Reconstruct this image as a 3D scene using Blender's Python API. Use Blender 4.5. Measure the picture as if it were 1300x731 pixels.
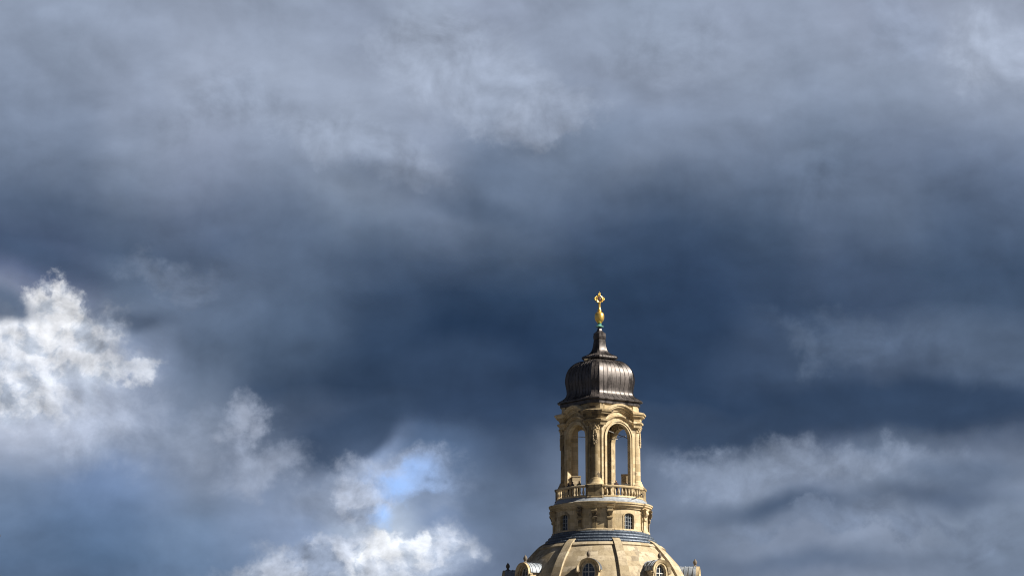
import bpy, bmesh, math, random
from mathutils import Vector, Matrix
random.seed(7)
R = math.radians
PI = math.pi
for o in list(bpy.data.objects):
    bpy.data.objects.remove(o)
S = bpy.context.scene
COL = S.collection

# ------------------------------------------------------------------ camera
cam_d = bpy.data.cameras.new('camera')
cam = bpy.data.objects.new('camera', cam_d)
COL.objects.link(cam)
S.camera = cam
cam.location = (-10.1, -524.0, 2.0)
PITCH = 9.70
cam.matrix_world = (Matrix.Translation(cam.location) @ Matrix.Rotation(R(90 + PITCH), 4, 'X')
                    @ Matrix.Rotation(R(-0.22), 4, 'Z'))
cam_d.sensor_width = 36.0
cam_d.lens = 161.4
cam_d.clip_start = 1.0
cam_d.clip_end = 60000.0

# ------------------------------------------------------------------ view
S.view_settings.view_transform = 'Standard'
S.view_settings.look = 'None'
S.cycles.pixel_filter_type = 'BLACKMAN_HARRIS'
S.cycles.filter_width = 1.15
EXPO = 0.9                              # exposed for the sunlit stone against the storm
S.view_settings.exposure = EXPO
S.view_settings.gamma = 1.0
S.view_settings.use_curve_mapping = False

# ------------------------------------------------------------------ sun
SUN_PHI, SUN_EL = 76.0, 37.0           # bearing from the camera side of the church towards +X; height
sd = Vector((math.sin(R(SUN_PHI)) * math.cos(R(SUN_EL)), -math.cos(R(SUN_PHI)) * math.cos(R(SUN_EL)), math.sin(R(SUN_EL))))
sun_d = bpy.data.lights.new('sun', 'SUN')
sun = bpy.data.objects.new('sun', sun_d)
COL.objects.link(sun)
sun_d.energy = 5.0
sun_d.angle = R(0.5)
sun_d.color = (1.0, 0.92, 0.78)
sun.rotation_euler = sd.to_track_quat('Z', 'Y').to_euler()
sun.location = sd * 300

# ------------------------------------------------------------------ sky: Nishita with storm clouds over it
WS = 0.10
world = bpy.data.worlds.new('World')
S.world = world
world.use_nodes = True
nt = world.node_tree
nt.nodes.clear()
def N(t, **kw):
    n = nt.nodes.new(t)
    for k, v in kw.items():
        setattr(n, k, v)
    return n
def L(a, b):
    nt.links.new(a, b)
def put(sock, v):
    if hasattr(v, 'links') or isinstance(v, bpy.types.NodeSocket):
        L(v, sock)
    else:
        sock.default_value = v
def M(op, a, b=0.0, c=None, clamp=False):
    n = N('ShaderNodeMath', operation=op, use_clamp=clamp)
    put(n.inputs[0], a); put(n.inputs[1], b)
    if c is not None: put(n.inputs[2], c)
    return n.outputs[0]
def V(op, a, b=(0, 0, 0), out=0):
    n = N('ShaderNodeVectorMath', operation=op)
    put(n.inputs[0], a)
    if op == 'SCALE': put(n.inputs['Scale'], b)
    else: put(n.inputs[1], b)
    return n.outputs[out]
def comb(x, y, z):
    n = N('ShaderNodeCombineXYZ'); put(n.inputs[0], x); put(n.inputs[1], y); put(n.inputs[2], z)
    return n.outputs[0]
def smooth(v, a, b, lo=0.0, hi=1.0):
    n = N('ShaderNodeMapRange', interpolation_type='SMOOTHSTEP')
    put(n.inputs[0], v); n.inputs[1].default_value = a; n.inputs[2].default_value = b
    n.inputs[3].default_value = lo; n.inputs[4].default_value = hi
    return n.outputs[0]
def noise(vec, scale, detail=6.0, rough=0.55, dist=0.0, color=False):
    n = N('ShaderNodeTexNoise'); put(n.inputs['Vector'], vec)
    n.inputs['Scale'].default_value = scale; n.inputs['Detail'].default_value = detail
    n.inputs['Roughness'].default_value = rough; n.inputs['Distortion'].default_value = dist
    return n.outputs['Color' if color else 'Fac']
def srgb(c):
    return tuple(((v / 255) / 12.92 if v / 255 <= 0.04045 else ((v / 255 + 0.055) / 1.055) ** 2.4) for v in c)

tc = N('ShaderNodeTexCoord')
dirv = tc.outputs['Generated']
sep = N('ShaderNodeSeparateXYZ'); L(dirv, sep.inputs[0])
az = M('MULTIPLY', M('ARCTAN2', sep.outputs[0], sep.outputs[1]), 180 / PI)
el = M('MULTIPLY', M('ARCSINE', sep.outputs[2]), 180 / PI)
# wind-sheared wisps: displace sky positions (degrees) by fractal noise
wisp = V('SUBTRACT', noise(dirv, 20.0, 4.0, 0.5, color=True), (0.5, 0.5, 0.5))
fine = V('SUBTRACT', noise(dirv, 75.0, 8.0, 0.62, color=True), (0.5, 0.5, 0.5))
pos = comb(az, el, 0.0)
flat = (1.0, 1.0, 0.0)
pos_soft = V('ADD', V('ADD', pos, V('MULTIPLY', wisp, (2.2, 1.3, 0))), V('MULTIPLY', fine, (0.22, 0.18, 0)))
pos_edge = V('ADD', V('ADD', pos, V('MULTIPLY', wisp, (1.6, 1.3, 0))), V('MULTIPLY', fine, (1.3, 1.2, 0)))
# cloud texture
sq = comb(M('MULTIPLY', az, 0.62), M('MULTIPLY', el, 1.15), 3.7)
broad = noise(sq, 0.42, 5.0, 0.46, 0.3)
puff = noise(comb(az, M('MULTIPLY', el, 1.15), 9.1), 1.15, 9.0, 0.60, 0.25)
puff_lit = noise(comb(M('ADD', az, 0.10), M('MULTIPLY', M('ADD', el, 0.11), 1.15), 9.1), 1.15, 9.0, 0.60, 0.25)
puff_soft = noise(comb(M('MULTIPLY', az, 0.75), M('MULTIPLY', el, 1.2), 6.6), 0.72, 6.0, 0.47, 0.15)
puff_soft_lit = noise(comb(M('MULTIPLY', M('ADD', az, 0.16), 0.75), M('MULTIPLY', M('ADD', el, 0.22), 1.2), 6.6), 0.72, 6.0, 0.47, 0.15)
relief_soft = M('SUBTRACT', puff_soft, puff_soft_lit)
relief = M('SUBTRACT', puff, puff_lit)
crisp = noise(comb(az, M('MULTIPLY', el, 1.3), 4.4), 1.15, 9.0, 0.58, 0.2)

def voro(vec):
    n = N('ShaderNodeTexVoronoi', feature='SMOOTH_F1', voronoi_dimensions='2D', normalize=True)
    L(vec, n.inputs['Vector']); n.inputs['Scale'].default_value = 1.5; n.inputs['Detail'].default_value = 4.0
    n.inputs['Roughness'].default_value = 0.55; n.inputs['Lacunarity'].default_value = 2.1
    n.inputs['Smoothness'].default_value = 0.6
    return M('SUBTRACT', 1.0, n.outputs['Distance'])
vp = V('ADD', pos, V('MULTIPLY', fine, (0.8, 0.7, 0)))
cauli = voro(vp)                          # cauliflower lobes of the sunlit cumulus
cauli_lit = voro(V('ADD', vp, (0.10, 0.12, 0)))
lobes = M('SUBTRACT', cauli, cauli_lit)
# general overcast: the deck's colour by elevation, one ramp for each bearing, blended round the horizon
sp = N('ShaderNodeSeparateXYZ'); L(pos_soft, sp.inputs[0])
DECK = [
    (-16.0, [(-10, (60, 62, 66)), (0, (90, 96, 110)), (4, (84, 96, 120)), (8, (84, 98, 124)), (12, (108, 120, 142)), (20, (74, 80, 96)), (40, (60, 66, 78)), (90, (60, 66, 78))]),
    (-5.96, [(-10.0, (60, 62, 66)), (0.0, (90, 96, 110)), (4.5, (88, 100, 124)), (6.58, (96, 120, 152)), (7.36, (124, 142, 170)), (8.14, (199, 204, 219)), (8.92, (203, 210, 220)), (9.7, (100, 112, 142)), (10.48, (61, 78, 103)), (11.27, (115, 130, 154)), (12.05, (128, 141, 163)), (12.83, (148, 161, 183)), (16.0, (148, 161, 183)), (24.0, (74, 80, 96)), (40.0, (60, 66, 78)), (90.0, (60, 66, 78))]),
    (-4.97, [(-10.0, (60, 62, 66)), (0.0, (90, 96, 110)), (4.5, (88, 100, 124)), (6.59, (88, 113, 145)), (7.37, (115, 136, 171)), (8.15, (126, 138, 159)), (8.93, (150, 166, 195)), (9.72, (110, 127, 152)), (10.5, (67, 85, 111)), (11.28, (135, 149, 172)), (12.07, (146, 158, 180)), (12.85, (146, 158, 179)), (16.0, (146, 158, 179)), (24.0, (74, 80, 96)), (40.0, (60, 66, 78)), (90.0, (60, 66, 78))]),
    (-3.98, [(-10.0, (60, 62, 66)), (0.0, (90, 96, 110)), (4.5, (88, 100, 124)), (6.6, (111, 135, 167)), (7.38, (125, 136, 156)), (8.16, (114, 128, 150)), (8.95, (98, 116, 142)), (9.73, (106, 123, 149)), (10.52, (82, 98, 124)), (11.3, (142, 154, 177)), (12.08, (159, 170, 191)), (12.87, (146, 157, 177)), (16.0, (146, 157, 177)), (24.0, (74, 80, 96)), (40.0, (60, 66, 78)), (90.0, (60, 66, 78))]),
    (-2.99, [(-10.0, (60, 62, 66)), (0.0, (90, 96, 110)), (4.5, (88, 100, 124)), (6.6, (145, 164, 196)), (7.39, (111, 124, 146)), (8.17, (56, 73, 98)), (8.96, (80, 98, 123)), (9.74, (85, 102, 127)), (10.53, (98, 113, 137)), (11.31, (134, 147, 169)), (12.1, (151, 162, 182)), (12.88, (150, 162, 183)), (16.0, (150, 162, 183)), (24.0, (74, 80, 96)), (40.0, (60, 66, 78)), (90.0, (60, 66, 78))]),
    (-1.99, [(-10.0, (60, 62, 66)), (0.0, (90, 96, 110)), (4.5, (88, 100, 124)), (6.61, (196, 208, 222)), (7.39, (156, 176, 211)), (8.18, (44, 64, 91)), (8.96, (53, 72, 99)), (9.75, (61, 79, 105)), (10.53, (105, 120, 142)), (11.32, (163, 176, 198)), (12.1, (150, 161, 181)), (12.89, (152, 164, 186)), (16.0, (152, 164, 186)), (24.0, (74, 80, 96)), (40.0, (60, 66, 78)), (90.0, (60, 66, 78))]),
    (-1.0, [(-10.0, (60, 62, 66)), (0.0, (90, 96, 110)), (4.5, (88, 100, 124)), (6.61, (130, 148, 178)), (7.39, (94, 116, 148)), (8.18, (32, 46, 71)), (8.97, (32, 51, 77)), (9.75, (54, 73, 100)), (10.54, (114, 130, 155)), (11.32, (152, 165, 189)), (12.11, (152, 163, 183)), (12.89, (168, 181, 203)), (16.0, (168, 181, 203)), (24.0, (74, 80, 96)), (40.0, (60, 66, 78)), (90.0, (60, 66, 78))]),
    (0.0, [(-10.0, (60, 62, 66)), (0.0, (90, 96, 110)), (4.5, (88, 100, 124)), (6.61, (99, 114, 137)), (7.4, (72, 88, 113)), (8.18, (35, 53, 79)), (8.97, (33, 51, 77)), (9.75, (52, 72, 99)), (10.54, (101, 117, 141)), (11.33, (114, 130, 155)), (12.11, (144, 156, 176)), (12.9, (161, 173, 196)), (16.0, (161, 173, 196)), (24.0, (74, 80, 96)), (40.0, (60, 66, 78)), (90.0, (60, 66, 78))]),
    (1.0, [(-10.0, (60, 62, 66)), (0.0, (90, 96, 110)), (4.5, (88, 100, 124)), (6.61, (116, 130, 153)), (7.39, (101, 116, 140)), (8.18, (47, 66, 93)), (8.97, (41, 60, 87)), (9.75, (51, 71, 98)), (10.54, (74, 90, 115)), (11.32, (126, 142, 166)), (12.11, (144, 156, 178)), (12.89, (148, 160, 181)), (16.0, (148, 160, 181)), (24.0, (74, 80, 96)), (40.0, (60, 66, 78)), (90.0, (60, 66, 78))]),
    (1.99, [(-10.0, (60, 62, 66)), (0.0, (90, 96, 110)), (4.5, (88, 100, 124)), (6.61, (109, 124, 147)), (7.39, (120, 134, 157)), (8.18, (47, 66, 93)), (8.96, (43, 62, 89)), (9.75, (49, 67, 94)), (10.53, (68, 86, 112)), (11.32, (119, 134, 158)), (12.1, (150, 162, 184)), (12.89, (147, 160, 181)), (16.0, (147, 160, 181)), (24.0, (74, 80, 96)), (40.0, (60, 66, 78)), (90.0, (60, 66, 78))]),
    (2.99, [(-10.0, (60, 62, 66)), (0.0, (90, 96, 110)), (4.5, (88, 100, 124)), (6.6, (122, 135, 157)), (7.39, (136, 149, 170)), (8.17, (42, 62, 90)), (8.96, (64, 81, 107)), (9.74, (47, 64, 89)), (10.53, (83, 102, 129)), (11.31, (124, 139, 164)), (12.1, (152, 165, 187)), (12.88, (152, 164, 186)), (16.0, (152, 164, 186)), (24.0, (74, 80, 96)), (40.0, (60, 66, 78)), (90.0, (60, 66, 78))]),
    (3.98, [(-10.0, (60, 62, 66)), (0.0, (90, 96, 110)), (4.5, (88, 100, 124)), (6.6, (124, 136, 157)), (7.38, (123, 137, 161)), (8.16, (36, 56, 84)), (8.95, (70, 87, 112)), (9.73, (54, 71, 97)), (10.52, (97, 113, 138)), (11.3, (114, 130, 154)), (12.08, (140, 153, 175)), (12.87, (145, 157, 178)), (16.0, (145, 157, 178)), (24.0, (74, 80, 96)), (40.0, (60, 66, 78)), (90.0, (60, 66, 78))]),
    (4.97, [(-10.0, (60, 62, 66)), (0.0, (90, 96, 110)), (4.5, (88, 100, 124)), (6.59, (140, 153, 175)), (7.37, (120, 135, 158)), (8.15, (34, 53, 79)), (8.93, (87, 103, 128)), (9.72, (52, 69, 95)), (10.5, (96, 112, 136)), (11.28, (110, 124, 148)), (12.07, (138, 151, 172)), (12.85, (140, 150, 170)), (16.0, (140, 150, 170)), (24.0, (74, 80, 96)), (40.0, (60, 66, 78)), (90.0, (60, 66, 78))]),
    (5.96, [(-10.0, (60, 62, 66)), (0.0, (90, 96, 110)), (4.5, (88, 100, 124)), (6.58, (124, 139, 161)), (7.36, (125, 138, 160)), (8.14, (39, 58, 85)), (8.92, (97, 114, 139)), (9.7, (57, 76, 102)), (10.48, (85, 103, 130)), (11.27, (108, 123, 148)), (12.05, (141, 153, 174)), (12.83, (148, 158, 177)), (16.0, (148, 158, 177)), (24.0, (74, 80, 96)), (40.0, (60, 66, 78)), (90.0, (60, 66, 78))]),
    (16.0, [(-10, (60, 62, 66)), (0, (90, 96, 110)), (4, (84, 96, 120)), (8, (84, 98, 124)), (12, (108, 120, 142)), (20, (74, 80, 96)), (40, (60, 66, 78)), (90, (60, 66, 78))]),
]
def deck_ramp(stops):
    r = N('ShaderNodeValToRGB'); L(M('DIVIDE', M('ADD', sp.outputs[1], 10.0), 100.0), r.inputs[0])
    r.color_ramp.interpolation = 'EASE' if False else 'LINEAR'
    els = r.color_ramp.elements
    while len(els) < len(stops): els.new(0.5)
    for q, (p, c) in zip(els, stops):
        q.position = (p + 10) / 100.0
        q.color = (*srgb(c), 1)
    return r.outputs[0]
field = None
for (a0, stops) in DECK:
    r = deck_ramp(stops)
    if field is None: field = r
    else:
        n = N('ShaderNodeMix', data_type='RGBA')
        put(n.inputs[0], smooth(sp.outputs[0], prev_a, a0)); L(field, n.inputs[6]); L(r, n.inputs[7])
        field = n.outputs[2]
    prev_a = a0

# (azimuth, elevation, half width, half height in degrees, tilt, sRGB colour, opacity, softness, raggedness, kind)
CLOUDS = [
    (-0.60, 12.36, 1.60, 0.79, 20, (160, 171, 191), 0.6, 0.45, 0.7, 'e'),
    (-2.00, 11.47, 1.69, 0.39, 14, (155, 167, 188), 0.6, 0.5, 0.8, 'e'),
    (-1.30, 10.97, 1.89, 0.29, 4, (90, 106, 130), 0.35, 0.9, 0.8, 's'),
    (0.50, 11.72, 1.00, 0.45, -15, (159, 170, 190), 0.6, 0.5, 0.8, 'e'),
    (-3.21, 12.00, 1.30, 0.39, 10, (148, 160, 181), 0.5, 0.6, 0.8, 'e'),
    (-0.30, 10.64, 1.30, 0.26, 8, (76, 93, 118), 0.5, 0.8, 0.8, 's'),
    (-4.11, 11.79, 1.10, 0.39, -20, (143, 155, 176), 0.4, 0.7, 0.9, 'e'),
    (2.11, 12.69, 1.40, 0.59, -20, (148, 160, 181), 0.4, 0.7, 0.9, 'e'),
    (6.02, 12.63, 0.70, 0.88, 10, (170, 181, 201), 0.55, 0.8, 1, 'e'),
    (5.02, 12.85, 0.60, 0.59, 0, (138, 151, 173), 0.4, 0.7, 1, 'e'),
    (1.90, 11.42, 1.10, 0.49, -35, (128, 141, 163), 0.5, 0.8, 0.8, 's'),
    (4.00, 10.91, 0.70, 0.69, 30, (102, 117, 141), 0.4, 0.8, 1, 'e'),
    (-6.07, 10.11, 1.50, 0.26, 8, (63, 81, 107), 0.7, 0.9, 0.6, 's'),
    (-4.48, 10.07, 0.80, 0.29, 15, (119, 133, 156), 0.6, 0.7, 1, 'e'),
    (-4.97, 9.52, 0.90, 0.26, 0, (80, 96, 121), 0.7, 0.8, 0.6, 's'),
    (-1.29, 8.38, 1.89, 0.74, -8, (52, 70, 96), 0.8, 0.6, 0.6, 's'),
    (-2.18, 7.83, 1.00, 0.44, -15, (55, 73, 99), 0.85, 0.5, 0.7, 's'),
    (-0.10, 8.08, 1.50, 0.49, 0, (50, 68, 95), 0.7, 0.7, 0.5, 's'),
    (4.95, 8.20, 2.99, 0.41, 0, (51, 69, 95), 0.9, 0.6, 0.6, 's'),
    (2.48, 8.03, 1.69, 0.35, 0, (53, 71, 97), 0.8, 0.8, 0.5, 's'),
    (4.67, 9.04, 2.29, 0.39, 10, (88, 104, 128), 0.6, 0.9, 0.8, 'e'),
    (3.78, 9.05, 0.70, 0.26, 30, (94, 110, 134), 0.45, 0.9, 0.9, 'e'),
    (4.06, 7.53, 2.39, 0.45, 3, (138, 151, 173), 0.85, 0.8, 0.7, 'e'),
    (2.77, 7.49, 1.20, 0.33, 8, (129, 142, 164), 0.7, 0.7, 0.8, 'e'),
    (5.82, 7.36, 1.00, 0.33, 0, (91, 107, 131), 0.7, 0.7, 0.7, 's'),
    (3.46, 7.01, 2.09, 0.29, 3, (71, 88, 113), 0.9, 1, 0.2, 's'),
    (5.52, 7.05, 1.60, 0.28, 0, (82, 98, 123), 0.8, 1, 0.2, 's'),
    (4.44, 6.77, 2.59, 0.20, 3, (114, 128, 151), 0.7, 0.7, 0.9, 'e'),
    (4.04, 6.32, 2.59, 0.26, 0, (78, 95, 120), 0.65, 1, 0.2, 's'),
    (5.91, 6.38, 0.90, 0.24, 0, (120, 134, 157), 0.6, 0.8, 0.9, 'e'),
    (2.51, 6.04, 0.70, 0.11, 0, (215, 222, 234), 0.9, 0.7, 0.7, 'c'),
    (-0.10, 6.91, 0.70, 0.49, 0, (90, 106, 130), 0.6, 0.9, 0.6, 's'),
    (-4.85, 7.76, 2.09, 0.59, -6, (146, 158, 179), 0.6, 0.9, 0.9, 'e'),
    (-5.74, 8.14, 1.69, 0.69, -10, (174, 184, 204), 0.8, 0.9, 0.8, 'e'),
    (-5.55, 8.68, 1.30, 0.79, -20, (173, 183, 203), 0.8, 0.8, 1, 'e'),
    (-6.05, 8.86, 1.18, 0.61, -24, (228, 231, 238), 0.95, 0.6, 0.8, 'c'),
    (-6.43, 8.38, 1.10, 0.49, 0, (212, 217, 227), 0.85, 0.8, 0.7, 'c'),
    (-5.80, 9.57, 0.40, 0.43, 15, (240, 242, 247), 0.96, 0.5, 0.7, 'c'),
    (-5.06, 8.78, 0.50, 0.16, -12, (222, 226, 234), 0.7, 0.7, 0.7, 'c'),
    (-6.45, 9.42, 0.52, 0.31, 0, (90, 106, 130), 0.92, 0.6, 0.4, 's'),
    (-3.52, 7.97, 0.34, 0.49, 15, (172, 182, 202), 0.7, 0.9, 1.1, 'e'),
    (-3.27, 7.48, 0.90, 0.35, -25, (157, 168, 189), 0.7, 0.9, 1, 'e'),
    (-2.47, 7.14, 1.00, 0.39, -25, (141, 153, 174), 0.6, 0.9, 0.9, 'e'),
    (-1.48, 7.25, 1.10, 0.39, 4, (172, 182, 202), 0.8, 0.9, 0.8, 'e'),
    (-1.48, 7.18, 0.92, 0.33, 0, (0, 0, 0), 0.75, 1.1, 0.7, 'g'),
    (-1.86, 6.78, 0.44, 0.28, 30, (0, 0, 0), 0.65, 1.1, 0.8, 'g'),
    (-2.08, 6.95, 0.44, 0.43, -20, (186, 195, 213), 0.85, 0.7, 1, 'c'),
    (-0.94, 6.86, 0.50, 0.26, 10, (148, 160, 181), 0.3, 0.9, 0.9, 'e'),
    (-2.17, 6.10, 1.60, 0.45, 0, (206, 213, 226), 0.88, 0.75, 0.9, 'c'),
    (-1.83, 6.27, 0.66, 0.24, 0, (238, 241, 246), 0.8, 0.6, 0.8, 'c'),
    (-2.61, 6.26, 0.70, 0.35, -20, (178, 188, 207), 0.7, 0.7, 1, 'c'),
    (-0.35, 6.81, 0.56, 0.79, 0, (92, 108, 132), 0.6, 1, 0.4, 's'),
]
def mixc(f, a, b, mode='MIX'):
    n = N('ShaderNodeMix', data_type='RGBA', blend_type=mode)
    put(n.inputs[0], f); put(n.inputs[6], a); put(n.inputs[7], b)
    return n.outputs[2]
def blob(a, e, w, h, tilt, soft, rag, p, tex):
    m = N('ShaderNodeMapping', vector_type='TEXTURE')
    L(p, m.inputs['Vector'])
    m.inputs['Location'].default_value = (a, e, 0)
    m.inputs['Rotation'].default_value = (0, 0, R(-tilt))
    m.inputs['Scale'].default_value = (w, h, 1)
    d = V('LENGTH', m.outputs[0], out=1)
    inside = M('SUBTRACT', 1.0, d)
    if rag:
        inside = M('ADD', inside, M('MULTIPLY', M('SUBTRACT', tex, 0.5), rag))
    return smooth(inside, 0.0, soft)
gaps = []
crispness = 0.0
for (a, e, w, h, tilt, c, op, soft, rag, kind) in CLOUDS:
    p, tex = (pos_soft, broad) if kind == 's' else (pos_edge, puff)
    if kind == 'c': tex = M('MULTIPLY_ADD', cauli, 0.75, M('MULTIPLY', puff, 0.5))
    f = blob(a, e, w, h, tilt, soft, rag, p, tex)
    if kind == 'g':
        gaps.append(M('MULTIPLY', f, op)); continue
    if kind == 'c':
        colr = mixc(smooth(M('MULTIPLY_ADD', lobes, 1.3, crisp), 0.34, 0.62), (*[v * k_ for v, k_ in zip(srgb(c), (0.62, 0.67, 0.74))], 1), (*srgb(c), 1))
    else:
        colr = (*srgb(c), 1)
    fo = M('MULTIPLY', f, op)
    field = mixc(fo, field, colr)
    target = {'s': 0.0, 'e': 0.55, 'c': 1.0}[kind]
    crispness = M('ADD', M('MULTIPLY', crispness, M('SUBTRACT', 1.0, fo)), M('MULTIPLY', fo, target))
# billows catch light on their upper right
mod = M('ADD', 1.0, M('MULTIPLY', relief, M('MULTIPLY_ADD', crispness, 1.9, 0.35)))
mod = M('ADD', mod, M('MULTIPLY', relief_soft, 0.5))
mod = M('ADD', mod, M('MULTIPLY', M('SUBTRACT', broad, 0.5), 0.42))
mod = M('ADD', mod, M('MULTIPLY', M('SUBTRACT', puff_soft, 0.5), 0.65))
mod = M('ADD', mod, M('MULTIPLY', M('SUBTRACT', puff, 0.5), M('MULTIPLY', crispness, 0.5)))
mod = M('MAXIMUM', mod, 0.3)
field = mixc(1.0, field, comb(mod, mod, mod), 'MULTIPLY')
field = mixc(1.0, field, (*[1 / (WS * 2 ** EXPO)] * 3, 1), 'MULTIPLY')
sky = N('ShaderNodeTexSky', sky_type='NISHITA')
sky.sun_disc = False
sky.sun_elevation = R(SUN_EL)
sky.sun_rotation = R(180 - SUN_PHI)
sky.altitude = 100; sky.air_density = 1.0; sky.dust_density = 0.6; sky.ozone_density = 1.6
clear = mixc(1.0, sky.outputs[0], (0.62, 0.76, 1.15, 1), 'MULTIPLY')
g = 0.0
for q in gaps:
    g = q if g == 0.0 else M('MAXIMUM', g, q)
full = mixc(g, field, clear)
bg = N('ShaderNodeBackground')
L(full, bg.inputs[0]); bg.inputs[1].default_value = WS
ow = N('ShaderNodeOutputWorld'); L(bg.outputs[0], ow.inputs[0])
world.cycles.sampling_method = 'MANUAL'
world.cycles.sample_map_resolution = 1024

# ------------------------------------------------------------------ materials
def new_mat(name):
    global nt
    m = bpy.data.materials.new(name); m.use_nodes = True
    nt = m.node_tree
    b = nt.nodes['Principled BSDF']
    return m, b
def cyl_uv(radius=4.0):
    t = N('ShaderNodeTexCoord'); s = N('ShaderNodeSeparateXYZ'); L(t.outputs['Object'], s.inputs[0])
    a = M('MULTIPLY', M('ARCTAN2', s.outputs[0], M('MULTIPLY', s.outputs[1], -1.0)), radius)
    return comb(a, s.outputs[2], 0.0), t.outputs['Object'], s
def stone_mat(name, base, dark, patch=0.35, block=(0.95, 0.42), bump=0.25, radius=4.0, streak=0.5, old=(0.62, 0.86), soil=0.35):
    m, b = new_mat(name)
    uv, ob, s = cyl_uv(radius)
    br = N('ShaderNodeTexBrick'); L(uv, br.inputs['Vector'])
    br.inputs['Scale'].default_value = 1.0
    br.inputs['Brick Width'].default_value = block[0]; br.inputs['Row Height'].default_value = block[1]
    br.inputs['Mortar Size'].default_value = 0.012; br.inputs['Mortar Smooth'].default_value = 0.3
    br.inputs['Color1'].default_value = (0, 0, 0, 1); br.inputs['Color2'].default_value = (1, 1, 1, 1)
    br.inputs['Mortar'].default_value = (0.5, 0.5, 0.5, 1)
    br.inputs['Bias'].default_value = 0.0
    tone = N('ShaderNodeRGBToBW'); L(br.outputs['Color'], tone.inputs[0])
    # block to block variation
    hi = (*[min(1, v * 1.10) for v in base], 1); lo = (base[0] * 0.70, base[1] * 0.66, base[2] * 0.57, 1)
    c = mixc(tone.outputs[0], lo, hi)
    # a few blocks reused from the ruin are near black
    oldf = smooth(M('MULTIPLY', tone.outputs[0], smooth(noise(ob, 0.55, 3.0, 0.6), 0.40, 0.62)), *old)
    c = mixc(M('MULTIPLY', oldf, patch), c, (*dark, 1))
    # soft weathering and rain streaks
    w = smooth(noise(ob, 0.9, 8.0, 0.65), 0.46, 0.70)
    c = mixc(M('MULTIPLY', w, soil), c, (dark[0] * 1.8, dark[1] * 1.7, dark[2] * 1.5, 1))
    t2 = V('MULTIPLY', ob, (3.2, 3.2, 0.35))
    st = smooth(noise(t2, 1.0, 6.0, 0.6), 0.52, 0.72)
    c = mixc(M('MULTIPLY', st, streak), c, (dark[0] * 1.6, dark[1] * 1.5, dark[2] * 1.4, 1))
    fine_n = noise(ob, 7.0, 5.0, 0.6)
    c = mixc(1.0, c, comb(*(M('MULTIPLY_ADD', fine_n, 0.36, 0.82),) * 3), 'MULTIPLY')
    c = mixc(M('MULTIPLY', br.outputs['Fac'], 0.35), c, (dark[0] * 2, dark[1] * 2, dark[2] * 2, 1))
    L(c, b.inputs['Base Color'])
    b.inputs['Roughness'].default_value = 0.86
    b.inputs['Specular IOR Level'].default_value = 0.25
    bp = N('ShaderNodeBump'); bp.inputs['Strength'].default_value = bump; bp.inputs['Distance'].default_value = 0.05
    L(M('SUBTRACT', noise(ob, 5.0, 6.0, 0.65), M('MULTIPLY', br.outputs['Fac'], 0.6)), bp.inputs['Height'])
    L(bp.outputs[0], b.inputs['Normal'])
    return m
def metal_mat(name, c1, c2, rough=(0.35, 0.6), metallic=0.7, scale=1.6, vert=0.4, bump=0.12, spec=0.5):
    m, b = new_mat(name)
    t = N('ShaderNodeTexCoord'); ob = t.outputs['Object']
    n1 = noise(V('MULTIPLY', ob, (1, 1, vert)), scale, 7.0, 0.62)
    n2 = noise(ob, scale * 4, 5.0, 0.6)
    f = smooth(M('ADD', M('MULTIPLY', n1, 0.7), M('MULTIPLY', n2, 0.3)), 0.38, 0.62)
    L(mixc(f, (*c1, 1), (*c2, 1)), b.inputs['Base Color'])
    r = N('ShaderNodeMapRange'); L(n1, r.inputs[0]); r.inputs[1].default_value = 0.35; r.inputs[2].default_value = 0.65
    r.inputs[3].default_value = rough[0]; r.inputs[4].default_value = rough[1]
    L(r.outputs[0], b.inputs['Roughness'])
    b.inputs['Metallic'].default_value = metallic
    b.inputs['Specular IOR Level'].default_value = spec
    bp = N('ShaderNodeBump'); bp.inputs['Strength'].default_value = bump; bp.inputs['Distance'].default_value = 0.05
    L(n2, bp.inputs['Height']); L(bp.outputs[0], b.inputs['Normal'])
    return m
def plain_mat(name, col, rough=0.7, metallic=0.0, var=0.25, scale=3.0):
    m, b = new_mat(name)
    t = N('ShaderNodeTexCoord')
    n1 = noise(t.outputs['Object'], scale, 5.0, 0.6)
    L(mixc(1.0, (*col, 1), comb(*(M('MULTIPLY_ADD', n1, var * 2, 1 - var),) * 3), 'MULTIPLY'), b.inputs['Base Color'])
    b.inputs['Roughness'].default_value = rough; b.inputs['Metallic'].default_value = metallic
    return m
SAND = (0.60, 0.50, 0.345)
DARK = (0.085, 0.068, 0.05)
m_stone = stone_mat('sandstone', SAND, DARK, 0.6, (0.95, 0.44), streak=0.45, soil=0.45)
m_dome = stone_mat('dome_sandstone', (0.49, 0.42, 0.315), DARK, 0.5, (1.5, 0.62), radius=8.5, streak=0.45, soil=0.5)
m_trim = stone_mat('carved_sandstone', (0.62, 0.51, 0.345), DARK, 0.45, (1.3, 0.6), radius=5.0, streak=0.42)
m_inner = stone_mat('sheltered_bounce_sandstone', (0.66, 0.54, 0.37), DARK, 0.1, (1.2, 0.5), streak=0.1, soil=0.15)  # sheltered stone, made paler to put bounced light into its colour
m_aged_shade = stone_mat('aged_shade_sandstone', (0.33, 0.265, 0.17), DARK, 0.95, (0.7, 0.40), radius=5.0, streak=0.75, soil=0.6, old=(0.26, 0.46))  # blackened blocks and streaks; base also darkened to deepen shade on these parts
m_soot = plain_mat('sooty_sandstone', (0.15, 0.125, 0.10), 0.9, var=0.3)
m_lead = metal_mat('lead_sheet', (0.075, 0.10, 0.145), (0.15, 0.185, 0.24), (0.45, 0.7), 0.35, 2.5)
m_leadpale = metal_mat('pale_lead_sheet', (0.20, 0.235, 0.29), (0.36, 0.39, 0.44), (0.5, 0.7), 0.25, 2.5)
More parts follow.
